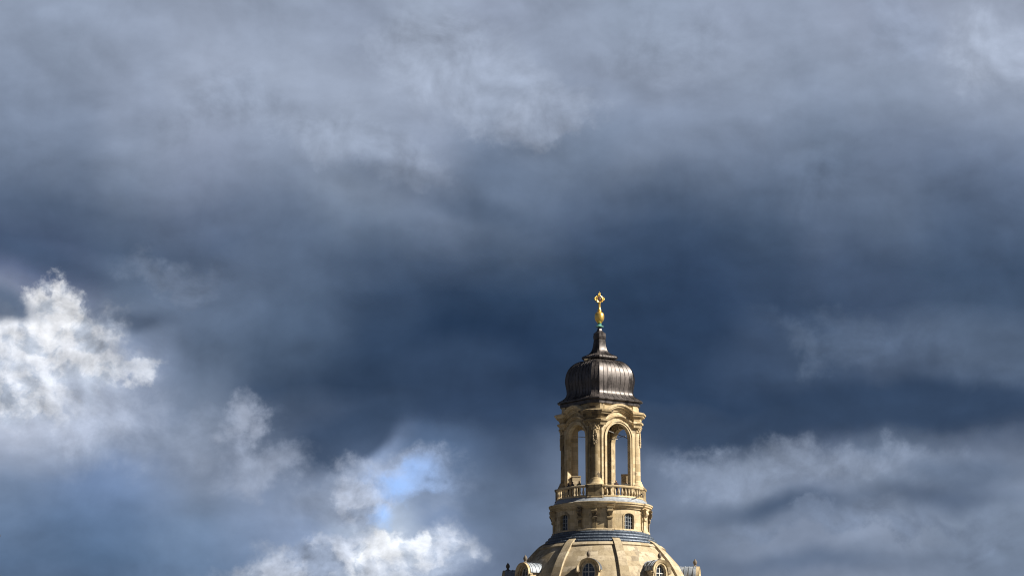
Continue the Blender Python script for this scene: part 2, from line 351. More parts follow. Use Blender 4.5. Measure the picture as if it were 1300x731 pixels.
m_copper = metal_mat('browned_copper', (0.024, 0.021, 0.022), (0.105, 0.092, 0.092), (0.30, 0.55), 0.45, 1.1, 0.3, 0.15)
m_gold = metal_mat('gilding', (1.0, 0.62, 0.14), (1.0, 0.72, 0.22), (0.28, 0.42), 0.85, 3.0, 1.0, 0.1)
m_teal = metal_mat('verdigris', (0.10, 0.32, 0.27), (0.24, 0.50, 0.42), (0.5, 0.7), 0.1, 5.0)
m_glass, _b = new_mat('window_glass')
_b.inputs['Base Color'].default_value = (0.02, 0.028, 0.04, 1); _b.inputs['Roughness'].default_value = 0.12
_b.inputs['Specular IOR Level'].default_value = 0.9
m_white = plain_mat('white_paint', (0.62, 0.62, 0.60), 0.5, var=0.1)
m_grey = plain_mat('grey_window_bar', (0.30, 0.33, 0.36), 0.5, var=0.1)
m_iron = plain_mat('tie_rod_steel', (0.26, 0.25, 0.24), 0.5, 0.3)
m_black = plain_mat('black_iron', (0.03, 0.03, 0.03), 0.5, 0.2)
m_skin = plain_mat('skin', (0.45, 0.27, 0.19), 0.6, var=0.08)
m_hair = plain_mat('hair', (0.02, 0.015, 0.012), 0.6, var=0.2)
COATS = [plain_mat('coat_cloth_%d' % i, c, 0.9, var=0.15) for i, c in enumerate(
    [(0.03, 0.035, 0.06), (0.05, 0.02, 0.02), (0.02, 0.02, 0.022), (0.06, 0.06, 0.065), (0.03, 0.05, 0.04)])]

# ------------------------------------------------------------------ helpers
PHI0 = -8.6                                # the front corner pier looks this way (degrees from -Y towards +X)
def P(phi, r, z):                          # bearing in degrees from -Y towards +X
    a = R(phi)
    return (r * math.sin(a), -r * math.cos(a), z)
class MB:
    def __init__(s): s.v = []; s.f = []
    def add(s, vs, fs, fn=None):
        b = len(s.v)
        s.v += [tuple(fn(*v)) if fn else tuple(v) for v in vs]
        s.f += [tuple(i + b for i in q) for q in fs]
    def box(s, c, d, fn=None):
        x, y, z = c; a, b, h = d[0] / 2, d[1] / 2, d[2] / 2
        vs = [(x + i * a, y + j * b, z + k * h) for k in (-1, 1) for j in (-1, 1) for i in (-1, 1)]
        s.add(vs, [(0, 2, 3, 1), (4, 5, 7, 6), (0, 1, 5, 4), (2, 6, 7, 3), (0, 4, 6, 2), (1, 3, 7, 5)], fn)
    def lathe(s, prof, n=32, fn=None, cap=True, c=(0, 0)):
        vs = []; fs = []; k = len(prof)
        for i in range(n):
            a = 2 * PI * i / n
            for r, z in prof: vs.append((c[0] + r * math.cos(a), c[1] + r * math.sin(a), z))
        for i in range(n):
            j = (i + 1) % n
            for q in range(k - 1): fs.append((i * k + q, j * k + q, j * k + q + 1, i * k + q + 1))
        if cap:
            if prof[0][0] > 0: fs.append(tuple(i * k for i in range(n))[::-1])
            if prof[-1][0] > 0: fs.append(tuple(i * k + k - 1 for i in range(n)))
        s.add(vs, fs, fn)
    def strip(s, rings, closed_ring=True, caps=True, closed_path=False, fn=None):
        """loft between rings (lists of points with equal length)"""
        k = len(rings[0]); vs = [p for r in rings for p in r]; fs = []
        n = len(rings)
        for i in range(n if closed_path else n - 1):
            a = i * k; b = ((i + 1) % n) * k
            for q in range(k if closed_ring else k - 1):
                w = (q + 1) % k
                fs.append((a + q, a + w, b + w, b + q))
        if caps and closed_ring and not closed_path:
            fs.append(tuple(range(k))[::-1]); fs.append(tuple((n - 1) * k + q for q in range(k)))
        s.add(vs, fs, fn)
    def tube(s, pts, rad, n=8):
        rings = []
        for i, p in enumerate(pts):
            p = Vector(p); a = Vector(pts[max(0, i - 1)]); b = Vector(pts[min(len(pts) - 1, i + 1)])
            t = (b - a).normalized(); u = t.cross(Vector((0, 0, 1)))
            if u.length < 1e-3: u = Vector((1, 0, 0))
            u.normalize(); w = t.cross(u)
            r = rad[i] if isinstance(rad, (list, tuple)) else rad
            rings.append([tuple(p + (u * math.cos(2 * PI * k / n) + w * math.sin(2 * PI * k / n)) * r) for k in range(n)])
        s.strip(rings)
    def ball(s, c, r, n=10, sc=(1, 1, 1)):
        prof = [(max(r * math.sin(PI * i / n), 0.0), -r * math.cos(PI * i / n)) for i in range(n + 1)]
        s.lathe([(max(a, 1e-4), b) for a, b in prof], n * 2, lambda x, y, z: (c[0] + x * sc[0], c[1] + y * sc[1], c[2] + z * sc[2]))
    def build(s, name, mat, parent=None, smooth_deg=35):
        me = bpy.data.meshes.new(name)
        me.from_pydata(s.v, [], s.f)
        bm = bmesh.new(); bm.from_mesh(me)
        bmesh.ops.remove_doubles(bm, verts=bm.verts, dist=1e-4)
        bmesh.ops.recalc_face_normals(bm, faces=bm.faces)
        bm.to_mesh(me); bm.free()
        me.materials.append(mat)
        if smooth_deg:
            me.polygons.foreach_set('use_smooth', [True] * len(me.polygons))
            me.set_sharp_from_angle(angle=R(smooth_deg))
        o = bpy.data.objects.new(name, me); COL.objects.link(o)
        if parent: o.parent = parent
        return o
def empty(name, loc=(0, 0, 0), rz=0.0, parent=None):
    o = bpy.data.objects.new(name, None); COL.objects.link(o)
    o.location = loc; o.rotation_euler = (0, 0, R(rz))
    o.empty_display_size = 0.5
    if parent: o.parent = parent
    return o
def tag(o, label=None, cat=None, group=None, kind=None):
    for k, v in (('label', label), ('category', cat), ('group', group), ('kind', kind)):
        if v: o[k] = v
    return o
def copy_tree(o, parent=None, rz=None):
    c = o.copy(); COL.objects.link(c)
    if parent: c.parent = parent
    if rz is not None: c.rotation_euler = (0, 0, R(rz))
    for ch in [x for x in bpy.data.objects if x.parent == o]:
        copy_tree(ch, c)
    return c
def flat_map(A, phi):
    """(s across, z up, d outwards of the wall plane) on a plane at distance A facing phi"""
    a = R(phi); n = (math.sin(a), -math.cos(a)); t = (math.cos(a), math.sin(a))
    return lambda s, z, d: (n[0] * (A + d) + t[0] * s, n[1] * (A + d) + t[1] * s, z)
def curve_map(A, phi):
    def fn(s, z, d):
        a = R(phi) + s / A
        return ((A + d) * math.sin(a), -(A + d) * math.cos(a), z)
    return fn
def arc_pts(hw, zs, h, n=24):
    return [(-hw * math.cos(PI * i / n), zs + h * math.sin(PI * i / n)) for i in range(n + 1)]
def arch_wall(mb, fn, s0, s1, z0, z1, hw, zs, h, zsill, t, inner=0.0, n=24, segs=4, jamb=True):
    """wall from s0 to s1, z0 to z1 with an arched opening; inner face shortened by `inner` at both ends"""
    a = arc_pts(hw, zs, h, n)
    for d, k in ((0.0, 0.0), (-t, inner)):
        L0, L1 = s0 + k, s1 - k
        def quad(p, q, w, v): mb.add([(*p, d), (*q, d), (*w, d), (*v, d)], [(0, 1, 2, 3)], fn)
        for i in range(segs):
            u0 = L0 + (-hw - L0) * i / segs; u1 = L0 + (-hw - L0) * (i + 1) / segs
            quad((u0, z0), (u1, z0), (u1, z1), (u0, z1))
            u0 = hw + (L1 - hw) * i / segs; u1 = hw + (L1 - hw) * (i + 1) / segs
            quad((u0, z0), (u1, z0), (u1, z1), (u0, z1))
        for (p, q) in zip(a[:-1], a[1:]):
            quad(p, q, (q[0], z1), (p[0], z1))
            if zsill > z0: quad((p[0], z0), (q[0], z0), (q[0], zsill), (p[0], zsill))
    if jamb:
        path = [(-hw, zsill)] + a + [(hw, zsill)]
        if zsill > z0: path.append((-hw, zsill))
        for p, q in zip(path[:-1], path[1:]):
            mb.add([(*p, 0), (*q, 0), (*q, -t), (*p, -t)], [(0, 1, 2, 3)], fn)
def arch_trim(mb, fn, hw, zs, h, z0, w, p, n=24, back=-0.05):
    """raised band following an arched opening, w wide and p proud"""
    rings = []
    pts = [(-1, 0, z0)] + [(-math.cos(PI * i / n), math.sin(PI * i / n), None) for i in range(n + 1)] + [(1, 0, z0)]
    for cx, sy, zz in pts:
        i0 = (hw * cx, zs + h * sy if zz is None else zz); i1 = ((hw + w) * cx, zs + (h + w) * sy if zz is None else zz)
        rings.append([fn(i0[0], i0[1], back), fn(i0[0], i0[1], p), fn(i1[0], i1[1], p), fn(i1[0], i1[1], back)])
    mb.strip(rings)
def chamfer_plan(wh, A):
    """chamfered square, half width of broad side wh, apothem A; broad sides at 45+90k degrees"""
    pts = []
    for k in range(4):
        fn = flat_map(A, 45 + 90 * k)
        pts += [fn(-wh, 0, 0)[:2], fn(wh, 0, 0)[:2]]
    return pts
def offset_poly(pts, o):
    n = len(pts); out = []
    for i in range(n):
        p0, p1, p2 = Vector(pts[i - 1]), Vector(pts[i]), Vector(pts[(i + 1) % n])
        d1 = (p1 - p0).normalized(); d2 = (p2 - p1).normalized()
        n1 = Vector((d1.y, -d1.x)); n2 = Vector((d2.y, -d2.x))
        out.append(tuple(p1 + (n1 + n2) * (o / (1 + n1.dot(n2)))))
    return out
def plan_loft(mb, plan, prof, cap=True):
    rings = [[(x, y, z) for x, y in offset_poly(plan, o)] for o, z in prof]
    mb.strip(rings, caps=cap)
def sweep_arc(mb, prof, phi0, phi1, n=24, rise=None):
    """closed profile of (radius, z) carried round an arc"""
    rings = []
    for i in range(n + 1):
        a = phi0 + (phi1 - phi0) * i / n
        dz = rise((2 * i / n) - 1) if rise else 0
        rings.append([P(a, r, z + dz) for r, z in prof])
    mb.strip(rings)
def sweep_face(mb, fn, prof, s0, s1, n=32, rise=None):
    rings = []
    for i in range(n + 1):
        s_ = s0 + (s1 - s0) * i / n
        dz = rise(s_) if rise else 0
        rings.append([fn(s_, z + dz, d) for d, z in prof])
    mb.strip(rings)
def ressault(mb, prof, A, s_in, s_out, phi):
    """entablature block wrapping the corner pier at bearing phi; prof = closed list of (outset, z)"""
    f1 = flat_map(A, phi + 45); f0 = flat_map(A, phi - 45)
    base = [f0(s_in, 0, 0)[:2], f0(s_out, 0, 0)[:2], f1(-s_out, 0, 0)[:2], f1(-s_in, 0, 0)[:2]]
    rings = []
    for o, z in prof:
        q = []
        # returns at both ends step sideways by the outset too
        fo0 = flat_map(A + o, phi - 45); fo1 = flat_map(A + o, phi + 45)
        k = o * math.tan(R(22.5))
        q = [f0(s_in - o, 0, -0.35)[:2], fo0(s_in - o, 0, 0)[:2], fo0(s_out + k, 0, 0)[:2], fo1(-s_out - k, 0, 0)[:2], fo1(-s_in + o, 0, 0)[:2], f1(-s_in + o, 0, -0.35)[:2]]
        rings.append([(x, y, z) for x, y in q])
    mb.strip(rings)

# ------------------------------------------------------------------ ground
g_ = MB()
NG = 24
for i in range(NG):
    for j in range(NG):
        x0, x1 = -12000 + 24000 * i / NG, -12000 + 24000 * (i + 1) / NG
        y0, y1 = -12000 + 24000 * j / NG, -12000 + 24000 * (j + 1) / NG
        g_.add([(x0, y0, 0), (x1, y0, 0), (x1, y1, 0), (x0, y1, 0)], [(0, 1, 2, 3)])
tag(g_.build('ground', plain_mat('cobbled_ground', (0.06, 0.057, 0.05), 0.9, var=0.3, scale=0.05), smooth_deg=0), kind='structure')

# ------------------------------------------------------------------ church
church = tag(empty('church', (0, 0, 0), PHI0),
             'sandstone church dome with open arched lantern, dark copper cap and gilded cross', 'church')

# --- lower building (below the photograph's frame)
b = MB()
sq = chamfer_plan(15.0, 21.0)
plan_loft(b, sq, [(0, -0.5), (0, 27), (0.9, 27.6), (0.9, 28.6), (0, 28.9)], cap=True)
b.build('wall', m_stone, church)
b = MB()
b.lathe([(15.5, 28.7), (15.5, 31), (14.6, 31.4), (14.6, 37.4), (15.4, 37.9), (15.6, 38.6), (14.9, 38.9), (14.4, 39.0)], 96)
b.build('tambour', m_stone, church)

# --- dome
DOME = [(14.4, 38.9), (13.9, 39.6), (13.55, 41.5), (13.3, 44), (12.9, 47), (12.35, 50), (11.65, 53), (11.1, 55), (10.4, 56.7), (9.62, 58.1),
        (8.9, 59.15), (8.15, 60.0), (7.5, 60.7), (6.95, 61.2), (6.3, 61.55)]
def dome_r(z):
    for (r0, z0), (r1, z1) in zip(DOME[:-1], DOME[1:]):
        if z0 <= z <= z1: return r0 + (r1 - r0) * (z - z0) / (z1 - z0)
    return 5.0
# subdivide the profile smoothly
def catmull(pts, n=5):
    out = []
    P_ = [pts[0]] + list(pts) + [pts[-1]]
    for i in range(1, len(P_) - 2):
        for k in range(n):
            t = k / n; p0, p1, p2, p3 = P_[i - 1:i + 3]
            out.append(tuple(0.5 * ((2 * p1[c]) + (-p0[c] + p2[c]) * t + (2 * p0[c] - 5 * p1[c] + 4 * p2[c] - p3[c]) * t * t + (-p0[c] + 3 * p1[c] - 3 * p2[c] + p3[c]) * t ** 3) for c in (0, 1)))
    out.append(tuple(pts[-1]))
    return out
DP = catmull(DOME, 4)
b = MB(); b.lathe(DP, 128, cap=False)
dome = b.build('dome', m_dome, church)
# ribs between the dormers
def normals2(pr):
    out = []
    for i in range(len(pr)):
        a = pr[max(0, i - 1)]; c = pr[min(len(pr) - 1, i + 1)]
        dx, dz = c[0] - a[0], c[1] - a[1]; l = math.hypot(dx, dz)
        out.append((dz / l, -dx / l))
    return out
DN = normals2(DP)
def rib_mb(half0, half1, proud, side=0.0):
    m = MB(); rings = []
    for (r, z), (nx, nz) in zip(DP, DN):
        t = max(0, min(1, (z - 50) / 11.5)); hw = half0 + (half1 - half0) * t
        ring = []
        for s_, d in ((-hw, -0.12), (-hw, proud), (hw, proud), (hw, -0.12)):
            ring.append((s_, -(r + nx * d), z + nz * d))
        rings.append(ring)
    m.strip(rings)
    return m
rb = rib_mb(0.78, 0.42, 0.26).build('rib', m_dome, dome, 30)
rb.rotation_euler = (0, 0, R(22.5))
for k in range(1, 8): copy_tree(rb, dome, 22.5 + 45 * k)
# raised border along the top of each panel
b = MB()
for k in range(8):
    for ph0, ph1 in ((45 * k - 18.4, 45 * k + 18.4),):
        pr = []
        for zz in (61.15, 60.85):
            pr.append((dome_r(zz), zz))
        (r1, z1), (r2, z2) = pr
        sweep_arc(b, [(r1 - 0.1, z1 - 0.1), (r1 + 0.10, z1 + 0.14), (r2 + 0.12, z2 + 0.12), (r2 - 0.1, z2 - 0.12)], ph0, ph1, 16)
b.build('panel_border', m_dome, dome)

# --- dormers on the dome
def make_dormer():
    fr = 11.0
    sp, hw, rz_ = 57.75, 1.12, 1.05          # springing, half width, rise
    d = MB()
    n = 28
    # outer outline from bottom left over the arch to bottom right
    def outline(q):
        return [(-hw - q, 54.0)] + [(-(hw + q) * math.cos(PI * i / n), sp + (rz_ + q) * math.sin(PI * i / n)) for i in range(n + 1)] + [(hw + q, 54.0)]
    out = outline(0)
    cx, cz, ex, ez = 0.0, 57.35, 0.74, 1.14
    m2 = 48
    ell = [(cx + ex * math.sin(2 * PI * i / m2), cz - ez * math.cos(2 * PI * i / m2)) for i in range(m2)]
    # project outline radially against the ellipse for a clean front face
    def hit(a):
        dx, dz = math.sin(a), -math.cos(a)
        lo, hi = 0.0, 6.0
        def inside(x, z):
            if abs(x) > hw or z < 54.0: return False
            return z <= sp or (x / hw) ** 2 + ((z - sp) / rz_) ** 2 <= 1
        for _ in range(30):
            mid = (lo + hi) / 2
            if inside(cx + dx * mid, cz + dz * mid): lo = mid
            else: hi = mid
        return (cx + dx * lo, cz + dz * lo)
    for i in range(m2):
        j = (i + 1) % m2
        p, q = ell[i], ell[j]
        a0, a1 = 2 * PI * i / m2, 2 * PI * j / m2
        u, w = hit(a0), hit(a1)
        d.add([(p[0], -fr, p[1]), (q[0], -fr, q[1]), (w[0], -fr, w[1]), (u[0], -fr, u[1])], [(0, 1, 2, 3)])
        d.add([(p[0], -fr, p[1]), (q[0], -fr, q[1]), (q[0], -fr + 0.45, q[1]), (p[0], -fr + 0.45, p[1])], [(0, 1, 2, 3)])
    for p, q in zip(out[:-1], out[1:]):
        d.add([(p[0], -fr, p[1]), (q[0], -fr, q[1]), (q[0], -7.0, q[1]), (p[0], -7.0, p[1])], [(0, 1, 2, 3)])
    dm = d.build('dormer', m_trim, church)
    # oval surround
    f = MB(); rings = []
    for i in range(m2):
        a = 2 * PI * i / m2
        sx, sz = math.sin(a), -math.cos(a)
        rings.append([(cx + (ex + k) * sx, -fr - y, cz + (ez + k) * sz) for k, y in ((0.0, -0.05), (0.0, 0.09), (0.17, 0.09), (0.17, -0.05))])
    f.strip(rings, closed_path=True)
    # arched hood mould with little returns at the ends
    rings = []
    for p_ in [(-hw - 0.0, 57.45, 0)] + [(0, 0, i) for i in range(n + 1)] + [(hw, 57.45, 0)]:
        if p_[0] == 0 and not p_[1]:
            i = p_[2]; c_, s_ = -math.cos(PI * i / n), math.sin(PI * i / n)
            prs = [((hw + k) * c_, sp + (rz_ + k) * s_) for k in (-0.16, 0.16)]
        else:
            sg = -1 if p_[0] < 0 else 1
            prs = [(sg * (hw - 0.16), p_[1]), (sg * (hw + 0.16), p_[1])]
        (x0, z0), (x1, z1) = prs
        rings.append([(x0, -fr + 0.1, z0), (x0, -fr - 0.16, z0), (x1, -fr - 0.34, z1), (x1, -fr + 0.15, z1)])
    f.strip(rings)
    for sg in (-1, 1):
        f.box((sg * (hw + 0.14), -fr - 0.06, 57.55), (0.44, 0.34, 0.12))
        f.box((sg * (hw + 0.10), -fr - 0.04, 57.40), (0.36, 0.30, 0.14))
        f.box((sg * (hw - 0.12), -fr + 0.02, 55.7), (0.20, 0.10, 3.2))
    f.build('hood_mould', m_trim, dm)
    # lead roof
    rf = MB(); rings = []
    for y in (-fr - 0.02, -6.6):
        o_ = [(-(hw + 0.24) * math.cos(PI * i / n), sp + (rz_ + 0.17) * math.sin(PI * i / n), y) for i in range(n + 1)]
        i_ = [(-(hw + 0.04) * math.cos(PI * i / n), sp + (rz_ + 0.03) * math.sin(PI * i / n), y) for i in range(n, -1, -1)]
        rings.append([(x, yy, z) for x, z, yy in o_ + i_])
    rf.strip(rings)
    for k in range(8):
        y = -fr + 0.25 + 0.52 * k
        rr = []
        for dy in (-0.03, 0.03):
            o_ = [(-(hw + 0.29) * math.cos(PI * i / n), sp + (rz_ + 0.22) * math.sin(PI * i / n), y + dy) for i in range(n + 1)]
            i_ = [(-(hw + 0.20) * math.cos(PI * i / n), sp + (rz_ + 0.12) * math.sin(PI * i / n), y + dy) for i in range(n, -1, -1)]
            rr.append([(x, yy, z) for x, z, yy in o_ + i_])
        rf.strip(rr)
    rf.build('roof', m_leadpale, dm)
    # window
    w = MB()
    w.add([(cx + (ex + 0.02) * math.sin(2 * PI * i / m2), -fr + 0.30, cz - (ez + 0.02) * math.cos(2 * PI * i / m2)) for i in range(m2)], [tuple(range(m2))])
    w.build('window', m_glass, dm, 0)
    w = MB()
    for x in (0.0,): w.box((x, -fr + 0.26, cz), (0.085, 0.06, 2 * ez))
    w.box((0, -fr + 0.255, cz + 0.10), (2 * ex, 0.06, 0.085))
    for x in (-0.37, 0.37): w.box((x, -fr + 0.268, cz), (0.02, 0.04, 1.85))
    for z in (-0.42, 0.62): w.box((0, -fr + 0.266, cz + z), (1.25, 0.04, 0.02))
    rings = []
    for i in range(m2):
        a = 2 * PI * i / m2; sx, sz = math.sin(a), -math.cos(a)
        rings.append([(cx + (ex - k) * sx, -fr + y, cz + (ez - k) * sz) for k, y in ((0.0, 0.30), (0.0, 0.22), (0.08, 0.22), (0.08, 0.30))])
    w.strip(rings, closed_path=True)
    w.build('window_frame', m_white, dm)
    # finial
    u = MB()
    z0 = sp + rz_ + 0.12
    u.lathe([(0.28, z0 - 0.2), (0.28, z0 + 0.08), (0.16, z0 + 0.14), (0.11, z0 + 0.22), (0.16, z0 + 0.28), (0.22, z0 + 0.40), (0.235, z0 + 0.52), (0.20, z0 + 0.66),
             (0.12, z0 + 0.78), (0.07, z0 + 0.84), (0.05, z0 + 0.92), (0.001, z0 + 0.95)], 16, c=(0, -fr + 0.18))
    u.build('finial', m_soot, dm)
    return dm
dormer = make_dormer()
for k in range(1, 8): copy_tree(dormer, church, 45 * k)

# --- stepped lead skirt under the drum
b = MB()
prof = [(5.2, 62.95), (5.72, 62.66), (5.76, 62.60), (5.70, 62.44), (6.04, 62.34), (6.08, 62.24), (6.00, 62.08), (6.38, 61.98), (6.42, 61.88), (6.34, 61.70), (6.70, 61.60), (6.74, 61.50), (6.66, 61.36), (6.98, 61.28), (7.02, 61.14), (6.7, 61.05), (6.2, 61.1)]
b.lathe(prof, 128, cap=False)
for k in range(72):                          # standing seams
    rings = []
    for r, z in prof[:15]:
        rings.append([P(360 * k / 72 + e, r + dr, z + dz_) for e, dr, dz_ in ((-0.1, 0, -0.02), (-0.1, 0.012, 0.014), (0.1, 0.012, 0.014), (0.1, 0, -0.02))])
    b.strip(rings)
b.build('lead_skirt', m_lead, church)

# --- drum under the lantern
b = MB()
RD = 5.28
hw_face = RD * R(45)
for k in range(4):
    fn = curve_map(RD, 45 + 90 * k)
    arch_wall(b, fn, -hw_face, hw_face, 62.5, 65.5, 0.68, 64.45, 0.36, 62.98, 0.35, segs=12, n=16)
drum = b.build('drum', m_stone, church)
b = MB()
for k in range(4):
    fn = curve_map(RD, 45 + 90 * k)
    arch_trim(b, fn, 0.68, 64.45, 0.36, 62.9, 0.16, 0.07, 16)
    # sunk panel edges either side and a plinth
for k in range(4):
    sweep_arc(b, [(RD - 0.1, 62.5), (RD + 0.22, 62.5), (RD + 0.22, 62.86), (RD + 0.12, 62.98), (RD - 0.1, 63.0)], 90 * k + 24, 90 * k + 66, 16)
    # projecting corner body
    sweep_arc(b, [(RD - 0.1, 62.4), (RD + 0.16, 62.4), (RD + 0.16, 65.45), (RD - 0.1, 65.45)], 90 * k - 22.5, 90 * k + 22.5, 16)
    sweep_arc(b, [(RD, 62.45), (RD + 0.36, 62.45), (RD + 0.36, 62.90), (RD + 0.2, 63.02), (RD, 63.02)], 90 * k - 23, 90 * k + 23, 16)
b.build('pier_block', m_stone, drum)
for k in range(4):
    fn = curve_map(RD, 45 + 90 * k)
    w = MB(); a_ = [(-0.7, 62.9)] + [(x * 1.02, z + 0.01) for x, z in arc_pts(0.68, 64.45, 0.36, 16)] + [(0.7, 62.9)]
    w.add([fn(x, z, -0.24) for x, z in a_], [tuple(range(len(a_)))])
    wi = w.build('window', m_glass, drum, 0)
    wi.name = 'drum_window'
    w = MB()
    for x in (-0.36, 0.0, 0.36): w.box((0, 0, 0), (1, 1, 1), lambda a, c, e, x=x: fn(x + a * 0.05, 63.85 + e * 1.75, -0.21 + c * 0.04))
    for z in (63.4, 63.85, 64.3): w.box((0, 0, 0), (1, 1, 1), lambda a, c, e, z=z: fn(a * 1.36, z + e * 0.045, -0.205 + c * 0.04))
    w.build('window_bar', m_grey, drum)
# scroll consoles: pilaster strip with a curled bracket
def console_mb(phi, r0, wide=0.26):
    m = MB(); fn = curve_map(r0, phi)
    def prism(pts, hw):
        rings = [[fn(s_, z, d) for d, z in pts] for s_ in (-hw, hw)]
        m.strip(rings)
    prism([(-0.05, 62.6), (0.14, 62.6), (0.14, 64.2), (-0.05, 64.2)], wide * 0.86)
    # S-shaped bracket
    sc = [(-0.05, 64.05), (0.16, 64.02), (0.26, 64.10), (0.28, 64.24), (0.20, 64.36), (0.20, 64.50), (0.34, 64.66), (0.46, 64.80), (0.50, 64.98), (0.44, 65.14), (0.44, 65.36), (-0.05, 65.36)]
    prism(sc, wide)
    for z, dd, rr in ((64.93, 0.34, 0.17), (64.2, 0.18, 0.11)):
        ring = [(dd + rr * math.cos(2 * PI * i / 12), z + rr * math.sin(2 * PI * i / 12)) for i in range(12)]
        prism(ring, wide * 1.18)
    for s_ in (-0.1, 0.1):
        m.box((0, 0, 0), (1, 1, 1), lambda a, c, e, s_=s_: fn(s_ + a * 0.05, 64.72 + e * 0.5, 0.36 + c * 0.1 + e * 0.16))
    prism([(-0.05, 65.30), (0.52, 65.30), (0.52, 65.42), (-0.05, 65.42)], wide * 1.3)
    return m
for k in range(4):
    for off in (-18.0, 0.0, 18.0):
        console_mb(90 * k + off, RD + 0.16).build('console', m_aged_shade if off == 0 or k == 0 else m_trim, drum, 30)
# cornice of the drum
b = MB()
b.lathe([(4.6, 65.30), (5.42, 65.32), (5.44, 65.42), (5.52, 65.47), (5.56, 65.58), (5.72, 65.63), (5.76, 65.80), (5.86, 65.84), (5.88, 65.98), (5.80, 66.02), (4.6, 66.05)], 128, cap=False)
cor = b.build('cornice', m_trim, church)
for k in range(4):
    c2 = MB()
    sweep_arc(c2, [(5.2, 65.34), (5.60, 65.36), (5.62, 65.46), (5.70, 65.51), (5.74, 65.62), (5.86, 65.67), (5.90, 65.83), (5.97, 65.87), (5.99, 66.02), (5.9, 66.055), (5.2, 66.06)], 90 * k - 24, 90 * k + 24, 20)
    c2.build('cornice_break', m_trim, cor)
# lead ledge + floor of the gallery
b = MB()
b.lathe([(5.80, 66.03), (5.55, 66.12), (5.30, 66.42), (5.12, 66.60), (5.12, 66.74), (0.01, 66.76)], 96, cap=False)
b.build('gallery_floor', m_leadpale, church)

# --- balustrade: pedestals, rails, balusters
RB = 4.98
bal_mb = MB()
bal_mb.lathe([(0.11, 66.78), (0.11, 66.86), (0.07, 66.90), (0.085, 66.96), (0.135, 67.10), (0.135, 67.22), (0.095, 67.42), (0.065, 67.58), (0.07, 67.64), (0.105, 67.68), (0.105, 67.76)], 12, c=(0, -RB))
for k in range(4):
    r_ = MB()
    c0, c1 = 45 + 90 * k - 32.8, 45 + 90 * k + 32.8
    sweep_arc(r_, [(RB - 0.17, 67.74), (RB + 0.17, 67.74), (RB + 0.21, 67.80), (RB + 0.21, 67.93), (RB + 0.16, 67.98), (RB - 0.17, 67.98)], c0, c1, 32)
    sweep_arc(r_, [(RB - 0.17, 66.62), (RB + 0.18, 66.62), (RB + 0.18, 66.74), (RB + 0.14, 66.80), (RB - 0.17, 66.80)], c0, c1, 32)
    bl = r_.build('balustrade', m_trim, church)
    for j in range(12):
        ph = 45 + 90 * k - 29.2 + 58.4 * j / 11
        if k == 0 and j == 0:
            proto = bal_mb.build('baluster', m_trim, bl); proto.rotation_euler = (0, 0, R(ph))
        else:
            c = proto.copy(); COL.objects.link(c); c.parent = bl; c.rotation_euler = (0, 0, R(ph))
def pedestal(phi):
    m = MB(); fn = flat_map(0, phi)
    # plan: front block with splayed cheeks
    plan = [(-0.92, 4.05), (-0.98, 4.92), (-0.80, 5.12), (0.80, 5.12), (0.98, 4.92), (0.92, 4.05)]
    def ring(z, g): return [fn(s_ * (1 + g * 0.9), z, d + (g if d > 4.2 else 0)) for s_, d in plan]
    m.strip([ring(66.3, 0.10), ring(66.62, 0.10), ring(66.70, 0.02), ring(67.72, 0.02), ring(67.80, 0.10), ring(68.0, 0.12), ring(68.08, 0.04), ring(68.08, -0.2)])
    return m
for k in range(4):
    pedestal(90 * k).build('pedestal', m_aged_shade, church, 30)

# --- lantern: four arched walls and corner piers
A_, WH, TH = 3.40, 2.48, 0.50
HW, ZS, ZC = 1.70, 73.62, 77.95
b = MB()
inn = TH * math.tan(R(22.5))
for k in range(4):
    fn = flat_map(A_, 45 + 90 * k)
    arch_wall(b, fn, -WH, WH, 66.72, ZC, HW, ZS, HW, 66.72, TH, inner=inn, n=32, segs=2)
    dc = (WH + A_) / math.sqrt(2); hc = (A_ - WH) / math.sqrt(2)
    fc = flat_map(dc, 90 * k)
    hi_ = hc - inn
    b.add([fc(-hc, 66.72, 0), fc(hc, 66.72, 0), fc(hc, ZC, 0), fc(-hc, ZC, 0)], [(0, 1, 2, 3)])
    b.add([fc(-hi_, 66.72, -TH), fc(hi_, 66.72, -TH), fc(hi_, ZC, -TH), fc(-hi_, ZC, -TH)], [(0, 1, 2, 3)])
lant = b.build('lantern_wall', m_stone, church, 30)
b = MB()
plan_loft(b, chamfer_plan(WH - inn, A_ - TH + 0.03), [(0, 76.4), (0, 76.6)])
b.build('lantern_ceiling', m_stone, church)
# archivolts and impost bands
for k in range(4):
    fn = flat_map(A_, 45 + 90 * k)
    t = MB()
    arch_trim(t, fn, HW - 0.005, ZS, HW - 0.005, 66.75, 0.20, 0.07, 32)
    arch_trim(t, fn, HW + 0.20, ZS, HW + 0.20, 66.75, 0.13, 0.15, 32)
    t.build('archivolt', m_trim, lant)
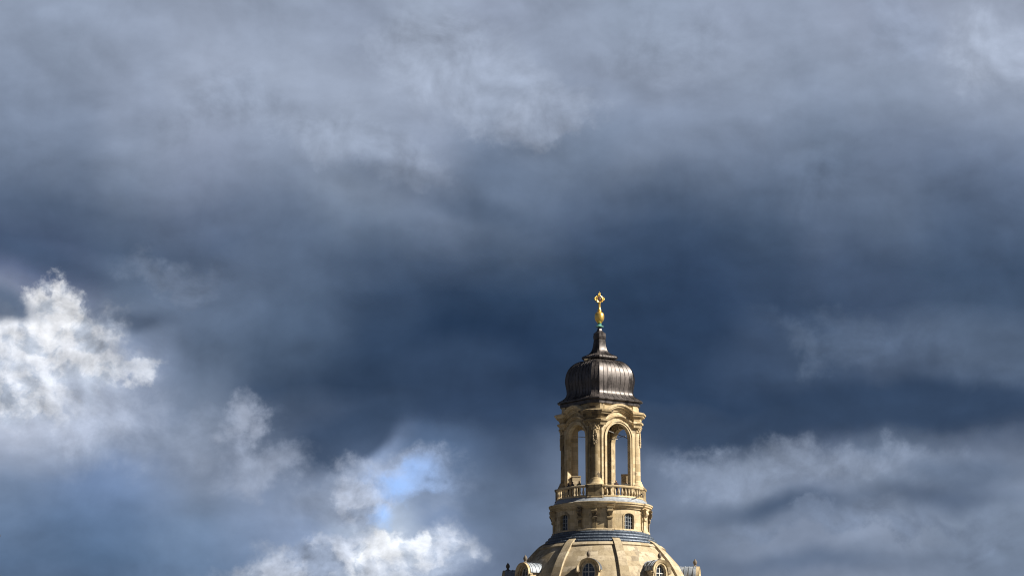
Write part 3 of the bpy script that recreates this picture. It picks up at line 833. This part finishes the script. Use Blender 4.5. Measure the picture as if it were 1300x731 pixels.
# second moulding (arched over the opening), top cornice (arched)
def arch_rise(h, half, flat):
    def f(s_):
        a = abs(s_)
        if a >= half: return 0.0
        return h * (0.5 + 0.5 * math.cos(PI * a / half)) ** 0.62
    return f
for k in range(4):
    fn = flat_map(A_, 45 + 90 * k)
    t = MB()
    sweep_face(t, fn, [(-0.1, 75.10), (0.10, 75.12), (0.14, 75.20), (0.26, 75.26), (0.28, 75.40), (0.20, 75.44), (-0.1, 75.44)], -2.6, 2.6, 56, arch_rise(0.86, 2.3, 0))
    t.build('impost_moulding', m_trim, lant)
    t = MB()
    sweep_face(t, fn, [(-0.1, 75.78), (0.12, 75.80), (0.16, 75.94), (0.24, 76.00), (0.27, 76.14), (0.50, 76.20), (0.54, 76.34), (0.66, 76.40), (0.69, 76.56), (0.60, 76.62), (-0.1, 76.74)], -2.62, 2.62, 56, arch_rise(0.90, 2.35, 0))
    t.build('arched_cornice', m_trim, lant)
    # attic strip and recessed spandrel panel over the arch
for k in range(4):
    t = MB()
    SI, SO = 2.06, 2.86
    ressault(t, [(0.02, 74.98), (0.06, 75.2), (0.12, 75.26), (0.16, 75.36), (0.28, 75.42), (0.30, 75.60), (0.18, 75.64), (0.12, 75.66)], A_ + 0.30, SI, SO - 0.03, 90 * k)
    ressault(t, [(0.0, 75.36), (0.02, 75.76), (0.08, 75.81), (0.12, 75.96), (0.20, 76.02), (0.22, 76.16), (0.44, 76.22), (0.48, 76.38), (0.60, 76.44), (0.62, 76.62), (0.54, 76.67), (0.0, 76.82)], A_ + 0.30, SI, SO - 0.06, 90 * k)
    ressault(t, [(0.0, 76.7), (0.0, 77.9)], A_ + 0.12, SI, SO - 0.16, 90 * k)
    t.build('entablature', m_aged_shade if k == 0 else m_trim, lant, 30)
# corner columns with capital, festoon and splayed base
random.seed(3)
for k in range(4):
    dcc = 4.10
    cx, cy, _ = P(90 * k, dcc, 0)
    c = MB()
    shaft = [(0.56, 68.75), (0.53, 69.0), (0.52, 70.5), (0.50, 72.5), (0.465, 74.4), (0.46, 74.5)]
    c.lathe(shaft, 32, c=(cx, cy))
    # pilaster strips flanking the shaft
    fc = flat_map(4.12, 90 * k)
    for s_ in (-0.60, 0.60):
        c.box((0, 0, 0), (1, 1, 1), lambda a, q, e, s_=s_: fc(s_ + a * 0.22, 71.7 + e * 6.4, 0.0 + q * 0.16))
    col = c.build('column', m_aged_shade if k != 1 else m_stone, church)
    c = MB()
    c.lathe([(0.50, 74.42), (0.56, 74.46), (0.56, 74.52), (0.49, 74.58), (0.50, 74.80), (0.56, 74.98), (0.66, 75.08)], 32, c=(cx, cy))
    for ring_z, rr, n_, s_ in ((74.66, 0.53, 10, 0.12), (74.86, 0.58, 10, 0.13), (75.02, 0.66, 8, 0.12)):
        for i in range(n_):
            a = 2 * PI * (i + (0.5 if ring_z == 74.86 else 0)) / n_
            c.ball((cx + rr * math.cos(a), cy + rr * math.sin(a), ring_z), s_, 5, (0.8, 0.8, 1.2))
    c.build('capital', m_trim, col)
    c = MB()
    ff = flat_map(dcc + 0.50, 90 * k)
    for i in range(13):                        # hanging festoon of leaves and fruit
        z = 74.35 - 0.13 * i
        wv = 0.16 * math.sin(PI * (i + 1) / 14) + 0.05
        for s_ in (-wv, wv * 0.2, wv):
            p = ff(s_ + random.uniform(-.03, .03), z + random.uniform(-.03, .03), 0.02)
            c.ball(p, random.uniform(0.06, 0.105), 4)
    c.build('festoon', m_trim, col)
    c = MB()
    c.lathe([(0.95, 68.02), (0.95, 68.16), (0.88, 68.22), (0.80, 68.42), (0.70, 68.62), (0.66, 68.70), (0.66, 68.80), (0.56, 68.86), (0.54, 68.9)], 32, c=(cx, cy))
    c.build('base', m_trim if k in (0, 1) else m_aged_shade, col)
# iron tie rods crossing the lantern, small fittings
t = MB()
t.tube([flat_map(A_, -45)(-0.9, 74.05, -0.2), flat_map(A_, 135)(0.9, 74.25, -0.2)], 0.035)
t.tube([flat_map(A_, 45)(-1.4, 74.45, -0.25), flat_map(A_, 135)(-1.2, 74.05, -0.2)], 0.05)
t.tube([flat_map(A_, 45)(1.2, 74.0, -0.2), flat_map(A_, 225)(-1.2, 73.7, -0.2)], 0.03)
t.tube([flat_map(A_, -45)(-1.3, 73.6, -0.2), flat_map(A_, 225)(1.0, 73.7, -0.2)], 0.03)
t.build('tie_rod', m_iron, lant)
# enclosed stair shaft on the shaded side and two low stair heads on the floor
def blk(name, mat, x0, x1, y0, y1, z0, z1, cap=0.08):
    m = MB()
    m.box(((x0 + x1) / 2, (y0 + y1) / 2, (z0 + z1) / 2), (x1 - x0, y1 - y0, z1 - z0))
    if cap: m.box(((x0 + x1) / 2, (y0 + y1) / 2, z1 + 0.05), (x1 - x0 + cap, y1 - y0 + cap, 0.1))
    o = m.build(name, mat, church, 0)
    o.rotation_euler = (0, 0, R(-PHI0))
    return o
blk('stair_shaft', m_inner, -3.35, -2.55, 0.2, 1.0, 66.74, 76.4, 0)
blk('stair_head', m_inner, 2.42, 3.3, 0.9, 2.1, 66.74, 69.85)
blk('stair_head', m_inner, -3.25, -2.30, -0.75, 0.1, 66.74, 69.45)
# flood lamp and bracket on the right-hand pedestal
t = MB()
p0 = P(62, 5.22, 66.6); p1 = P(60, 5.55, 67.0); p2 = P(57, 5.6, 67.35)
t.tube([P(47, 5.45, 66.35), P(56, 5.5, 66.75), P(66, 5.42, 67.12)], 0.035)
t.tube([P(66, 5.2, 67.0), P(66, 5.5, 67.1)], 0.03)
t.ball(P(66, 5.5, 67.15), 0.11, 6)
t.build('lamp_bracket', m_black, church)

# thin guard rail above the stone balustrade and conductor down the corner pier
for k in range(4):
    t = MB()
    c0, c1 = 45 + 90 * k - 31, 45 + 90 * k + 31
    t.tube([P(c0 + (c1 - c0) * i / 16, RB - 0.1, 68.16) for i in range(17)], 0.018, 6)
    for i in range(5): t.tube([P(c0 + (c1 - c0) * i / 4, RB - 0.1, 67.9), P(c0 + (c1 - c0) * i / 4, RB - 0.1, 68.16)], 0.015, 6)
    t.build('guard_rail', m_black, church)
t = MB()
t.tube([P(-9, 4.62, 76.5), P(-9, 4.62, 75.7), P(-10.5, 4.35, 75.0), P(-10.5, 4.35, 68.2)], 0.03, 6)
t.build('lightning_conductor', m_black, church)

# --- copper hood
HP = [(44.0, 77.50), (48.6, 77.52), (48.8, 77.90), (51.9, 77.98), (52.0, 78.12), (49.5, 78.24), (46.0, 78.40), (43.0, 78.60), (41.0, 78.85), (40.2, 79.15), (40.6, 79.6), (41.6, 80.05), (42.3, 80.5), (42.0, 80.9),
      (41.2, 81.3), (39.9, 81.65), (38.0, 81.98), (35.4, 82.28), (32.2, 82.54), (28.6, 82.74), (24.5, 82.88), (20, 82.96), (16.5, 83.0)]
RP = [(14.8, 82.96), (17.0, 83.04), (20.8, 83.12), (21.9, 83.26), (21.6, 83.42), (19.6, 83.54), (16.2, 83.64), (12.8, 83.80), (10.3, 84.05), (8.9, 84.35), (7.9, 84.75), (7.2, 85.2), (6.8, 85.58)]
def hood_plan(E):                              # E = half extent in tenths of a building unit (0.0918 m)
    e = E * 0.0918
    A = e * 0.81; wh = e * 0.64
    return chamfer_plan(wh, A)
def hood_loft(mb, prof, seams=(9, 2), ridge=0.035, first=0):
    rings = []
    sub = 1
    for E, z in prof:
        rings.append([(x, y, z) for x, y in hood_plan(E)])
    mb.strip(rings)
    # standing seams
    for k in range(8):
        cnt = seams[0] if k % 2 == 0 else seams[1]
        for j in range(cnt + 1 if k % 2 == 0 else cnt):
            path = []
            for E, z in prof[first:]:
                pl = hood_plan(E); p, q = Vector(pl[k]), Vector(pl[(k + 1) % 8])
                t_ = j / cnt if k % 2 == 0 else (j + 1) / (cnt + 1) if cnt > 1 else 0.5
                c_ = p.lerp(q, t_); dn = c_.normalized(); dt = Vector((-dn.y, dn.x))
                path.append((c_, dn, dt, z))
            rr = []
            for c_, dn, dt, z in path:
                w_ = min(0.022, c_.length * 0.015)
                rr.append([(*(c_ + dt * a + dn * d), z + (d * 0.5)) for a, d in ((-w_, -0.02), (-w_, ridge), (w_, ridge), (w_, -0.02))])
            mb.strip(rr)
b = MB(); hood_loft(b, HP, (8, 1), 0.03, 5)
hood = b.build('hood', m_copper, church, 28)
b = MB(); hood_loft(b, RP, (6, 1), 0.02, 3)
b.build('neck_roof', m_copper, hood, 28)
b = MB()
rg = []
for E, z in [(7.2, 85.5), (7.75, 85.58), (7.75, 85.95), (7.3, 86.0), (7.4, 86.04), (7.4, 86.18), (6.2, 86.26), (4.6, 86.36), (3.2, 86.5), (2.4, 86.7), (2.2, 86.86)]:
    rg.append([(x, y, z) for x, y in hood_plan(E * (1.0 if z < 86.3 else 1.05))])
b.strip(rg)
b.build('cap_block', m_copper, hood, 28)
# loose scaffold boards / exposed patch at the collar of the hood
b = MB()
b.box((-1.2, -1.35, 82.98), (0.75, 0.5, 0.16)); b.box((-1.35, -1.3, 82.84), (0.5, 0.4, 0.2))
b.build('hood_patch', m_trim, hood)
# finial: verdigris collar, gilded ball, stem and cross
b = MB()
b.lathe([(0.12, 86.8), (0.16, 86.88), (0.44, 86.95), (0.46, 87.03), (0.30, 87.10), (0.20, 87.18), (0.22, 87.30), (0.26, 87.34), (0.2, 87.38)], 24)
b.build('collar', m_teal, church)
b = MB()
b.lathe([(0.10, 87.3), (0.20, 87.38), (0.28, 87.42), (0.24, 87.47), (0.36, 87.56), (0.48, 87.72), (0.545, 87.92), (0.555, 88.12), (0.54, 88.36), (0.47, 88.55), (0.34, 88.66), (0.16, 88.70)], 32)
b.build('orb', m_gold, church)
b = MB()
b.lathe([(0.10, 88.66), (0.26, 88.72), (0.20, 88.82), (0.24, 88.92), (0.17, 89.06), (0.13, 89.2), (0.12, 89.5), (0.14, 89.72), (0.18, 89.8), (0.10, 89.9)], 20)
cz = 90.22
# ring glory
rings = []
for i in range(32):
    a = 2 * PI * i / 32
    rings.append([((0.33 + 0.09 * math.cos(t_)) * math.cos(a), 0.10 * math.sin(t_), cz + (0.39 + 0.09 * math.cos(t_)) * math.sin(a)) for t_ in [2 * PI * q / 8 for q in range(8)]])
b.strip(rings, closed_path=True)
# trefoil arms and flame top
for sx in (-1, 1):
    b.box((sx * 0.45, 0, cz + 0.02), (0.16, 0.14, 0.14))
    for dz_, dx_ in ((0, 0.10), (0.13, 0.0), (-0.13, 0.0)):
        b.ball((sx * (0.50 + dx_ * 0.5), 0, cz + 0.02 + dz_), 0.095, 6)
b.strip([[(x * k, y, z) for x, y, z in ((-0.07, -0.05, zz), (0.07, -0.05, zz), (0.07, 0.05, zz), (-0.07, 0.05, zz))] for k, zz in ((1.6, cz + 0.40), (2.1, cz + 0.52), (1.2, cz + 0.62), (0.9, cz + 0.74), (0.2, cz + 0.90))])
b.ball((0.05, 0, cz + 0.66), 0.09, 6); b.ball((-0.08, 0, cz + 0.55), 0.09, 6); b.ball((0.10, 0, cz + 0.52), 0.08, 6)
for a in (35, 145, 215, 325):
    b.ball((0.44 * math.cos(R(a)), 0, cz + 0.50 * math.sin(R(a))), 0.07, 5)
cr_ = b.build('cross', m_gold, church)
b = MB()
b.ball((0, 0, cz), 0.30, 8, (0.85, 0.25, 1.0))
med = b.build('medallion', plain_mat('dark_medallion', (0.10, 0.05, 0.05), 0.4), cr_)
cr_.rotation_euler = (0, 0, R(22))

# ------------------------------------------------------------------ visitors on the gallery
def person(phi, r, h, label, coat, hair_long=False, lean=0.0, arms='rail'):
    x, y, _ = P(phi + PHI0, r, 0)
    z0 = 66.77
    me = bpy.data.meshes.new('person')
    k = h / 1.75
    J = {'pelvis': (0, 0, .95), 'waist': (0, 0, 1.12), 'chest': (0, -.02, 1.33), 'neck': (0, -.02, 1.50), 'head': (0, -.03, 1.60), 'crown': (0, -.02, 1.70),
         'shL': (-.19, 0, 1.42), 'elL': (-.25, -.10, 1.17), 'wrL': (-.16, -.33, 1.22), 'haL': (-.12, -.40, 1.23),
         'shR': (.19, 0, 1.42), 'elR': (.25, -.10, 1.17), 'wrR': (.16, -.33, 1.22), 'haR': (.12, -.40, 1.23),
         'hipL': (-.10, 0, .88), 'knL': (-.11, -.02, .48), 'anL': (-.11, 0, .09), 'toL': (-.12, -.15, .04),
         'hipR': (.10, 0, .88), 'knR': (.11, -.02, .48), 'anR': (.11, 0, .09), 'toR': (.12, -.15, .04)}
    RAD = {'pelvis': .14, 'waist': .13, 'chest': .15, 'neck': .06, 'head': .095, 'crown': .075, 'shL': .07, 'elL': .048, 'wrL': .032, 'haL': .036,
           'shR': .07, 'elR': .048, 'wrR': .032, 'haR': .036, 'hipL': .09, 'knL': .062, 'anL': .042, 'toL': .04, 'hipR': .09, 'knR': .062, 'anR': .042, 'toR': .04}
    E = [('pelvis', 'waist'), ('waist', 'chest'), ('chest', 'neck'), ('neck', 'head'), ('head', 'crown'), ('chest', 'shL'), ('shL', 'elL'), ('elL', 'wrL'), ('wrL', 'haL'),
         ('chest', 'shR'), ('shR', 'elR'), ('elR', 'wrR'), ('wrR', 'haR'), ('pelvis', 'hipL'), ('hipL', 'knL'), ('knL', 'anL'), ('anL', 'toL'),
         ('pelvis', 'hipR'), ('hipR', 'knR'), ('knR', 'anR'), ('anR', 'toR')]
    names = list(J)
    me.from_pydata([tuple(c * k for c in J[n_]) for n_ in names], [(names.index(a), names.index(b_)) for a, b_ in E], [])
    o = bpy.data.objects.new('person', me); COL.objects.link(o)
    sm = o.modifiers.new('skin', 'SKIN'); sm.use_smooth_shade = True
    for i, n_ in enumerate(names):
        me.skin_vertices[0].data[i].radius = (RAD[n_] * k, RAD[n_] * k)
    me.skin_vertices[0].data[0].use_root = True
    o.modifiers.new('sub', 'SUBSURF').levels = 1
    o.modifiers['sub'].render_levels = 2
    me.materials.append(coat)
    o.location = (x, y, z0); o.rotation_euler = (0, 0, R(phi + PHI0))
    tag(o, label, 'person', 'visitors on the gallery')
    # head with face, ears; hair as a child
    hd = MB()
    hd.ball((0, -.03 * k, 1.625 * k), .1 * k, 8, (.80, .95, 1.18))
    hd.ball((0, -.128 * k, 1.615 * k), .018 * k, 4, (.8, 1, 1.3))
    for sx in (-1, 1):
        hd.ball((sx * .082 * k, -.02 * k, 1.62 * k), .022 * k, 4, (.5, 1, 1.4))
    hd.build('head', m_skin, o)
    ey = MB()
    for sx in (-1, 1):
        e1 = MB(); e1.ball((sx * .032 * k, -.116 * k, 1.64 * k), .010 * k, 4); e1.build('eye', m_hair, o)
    ey.box((0, -.120 * k, 1.568 * k), (.045 * k, .012 * k, .008 * k)); ey.build('mouth', m_hair, o)
    hr = MB()
    hr.ball((0, -.008 * k, 1.665 * k), .102 * k, 8, (.88, .98, 1.0))
    if hair_long: hr.ball((0, .045 * k, 1.56 * k), .1 * k, 8, (.85, .6, 1.3))
    hr.build('hair', m_hair, o)
    return o
person(30.0, 4.60, 1.80, 'visitor with dark hair at the balustrade, left of the two in the sunlit arch', COATS[1])
person(47.0, 4.60, 1.76, 'dark clad visitor in front of the low stair block in the sunlit arch', COATS[2])
person(-45.5, 4.60, 1.72, 'visitor in dark coat at far left of the shaded arch', COATS[0], True)
person(-36.5, 4.60, 1.78, 'visitor in grey jacket in the middle of the shaded arch', COATS[3])
person(-24.5, 4.60, 1.80, 'long haired visitor next to the corner pier in the shaded arch', COATS[4], True)

# ------------------------------------------------------------------ distant pinnacle at the left edge
pin = tag(empty('pinnacle', (-69.3, 0, 0)), 'slender dark spire tip with a ball, cut by the left edge of the photo', 'spire')
b = MB()
b.lathe([(3.5, 0), (3.5, 40), (3.0, 41), (2.2, 44), (1.3, 48), (0.7, 52), (0.42, 55), (0.37, 59.4), (0.30, 60.0), (0.18, 60.6), (0.12, 61.5), (0.10, 62.8)], 16)
b.build('spire', m_copper, pin)
b = MB(); b.ball((0, 0, 63.0), 0.40, 10, (1, 1, 0.8)); b.tube([(0, 0, 63.2), (0, 0, 64.2)], 0.04)
b.build('finial_ball', m_copper, pin)
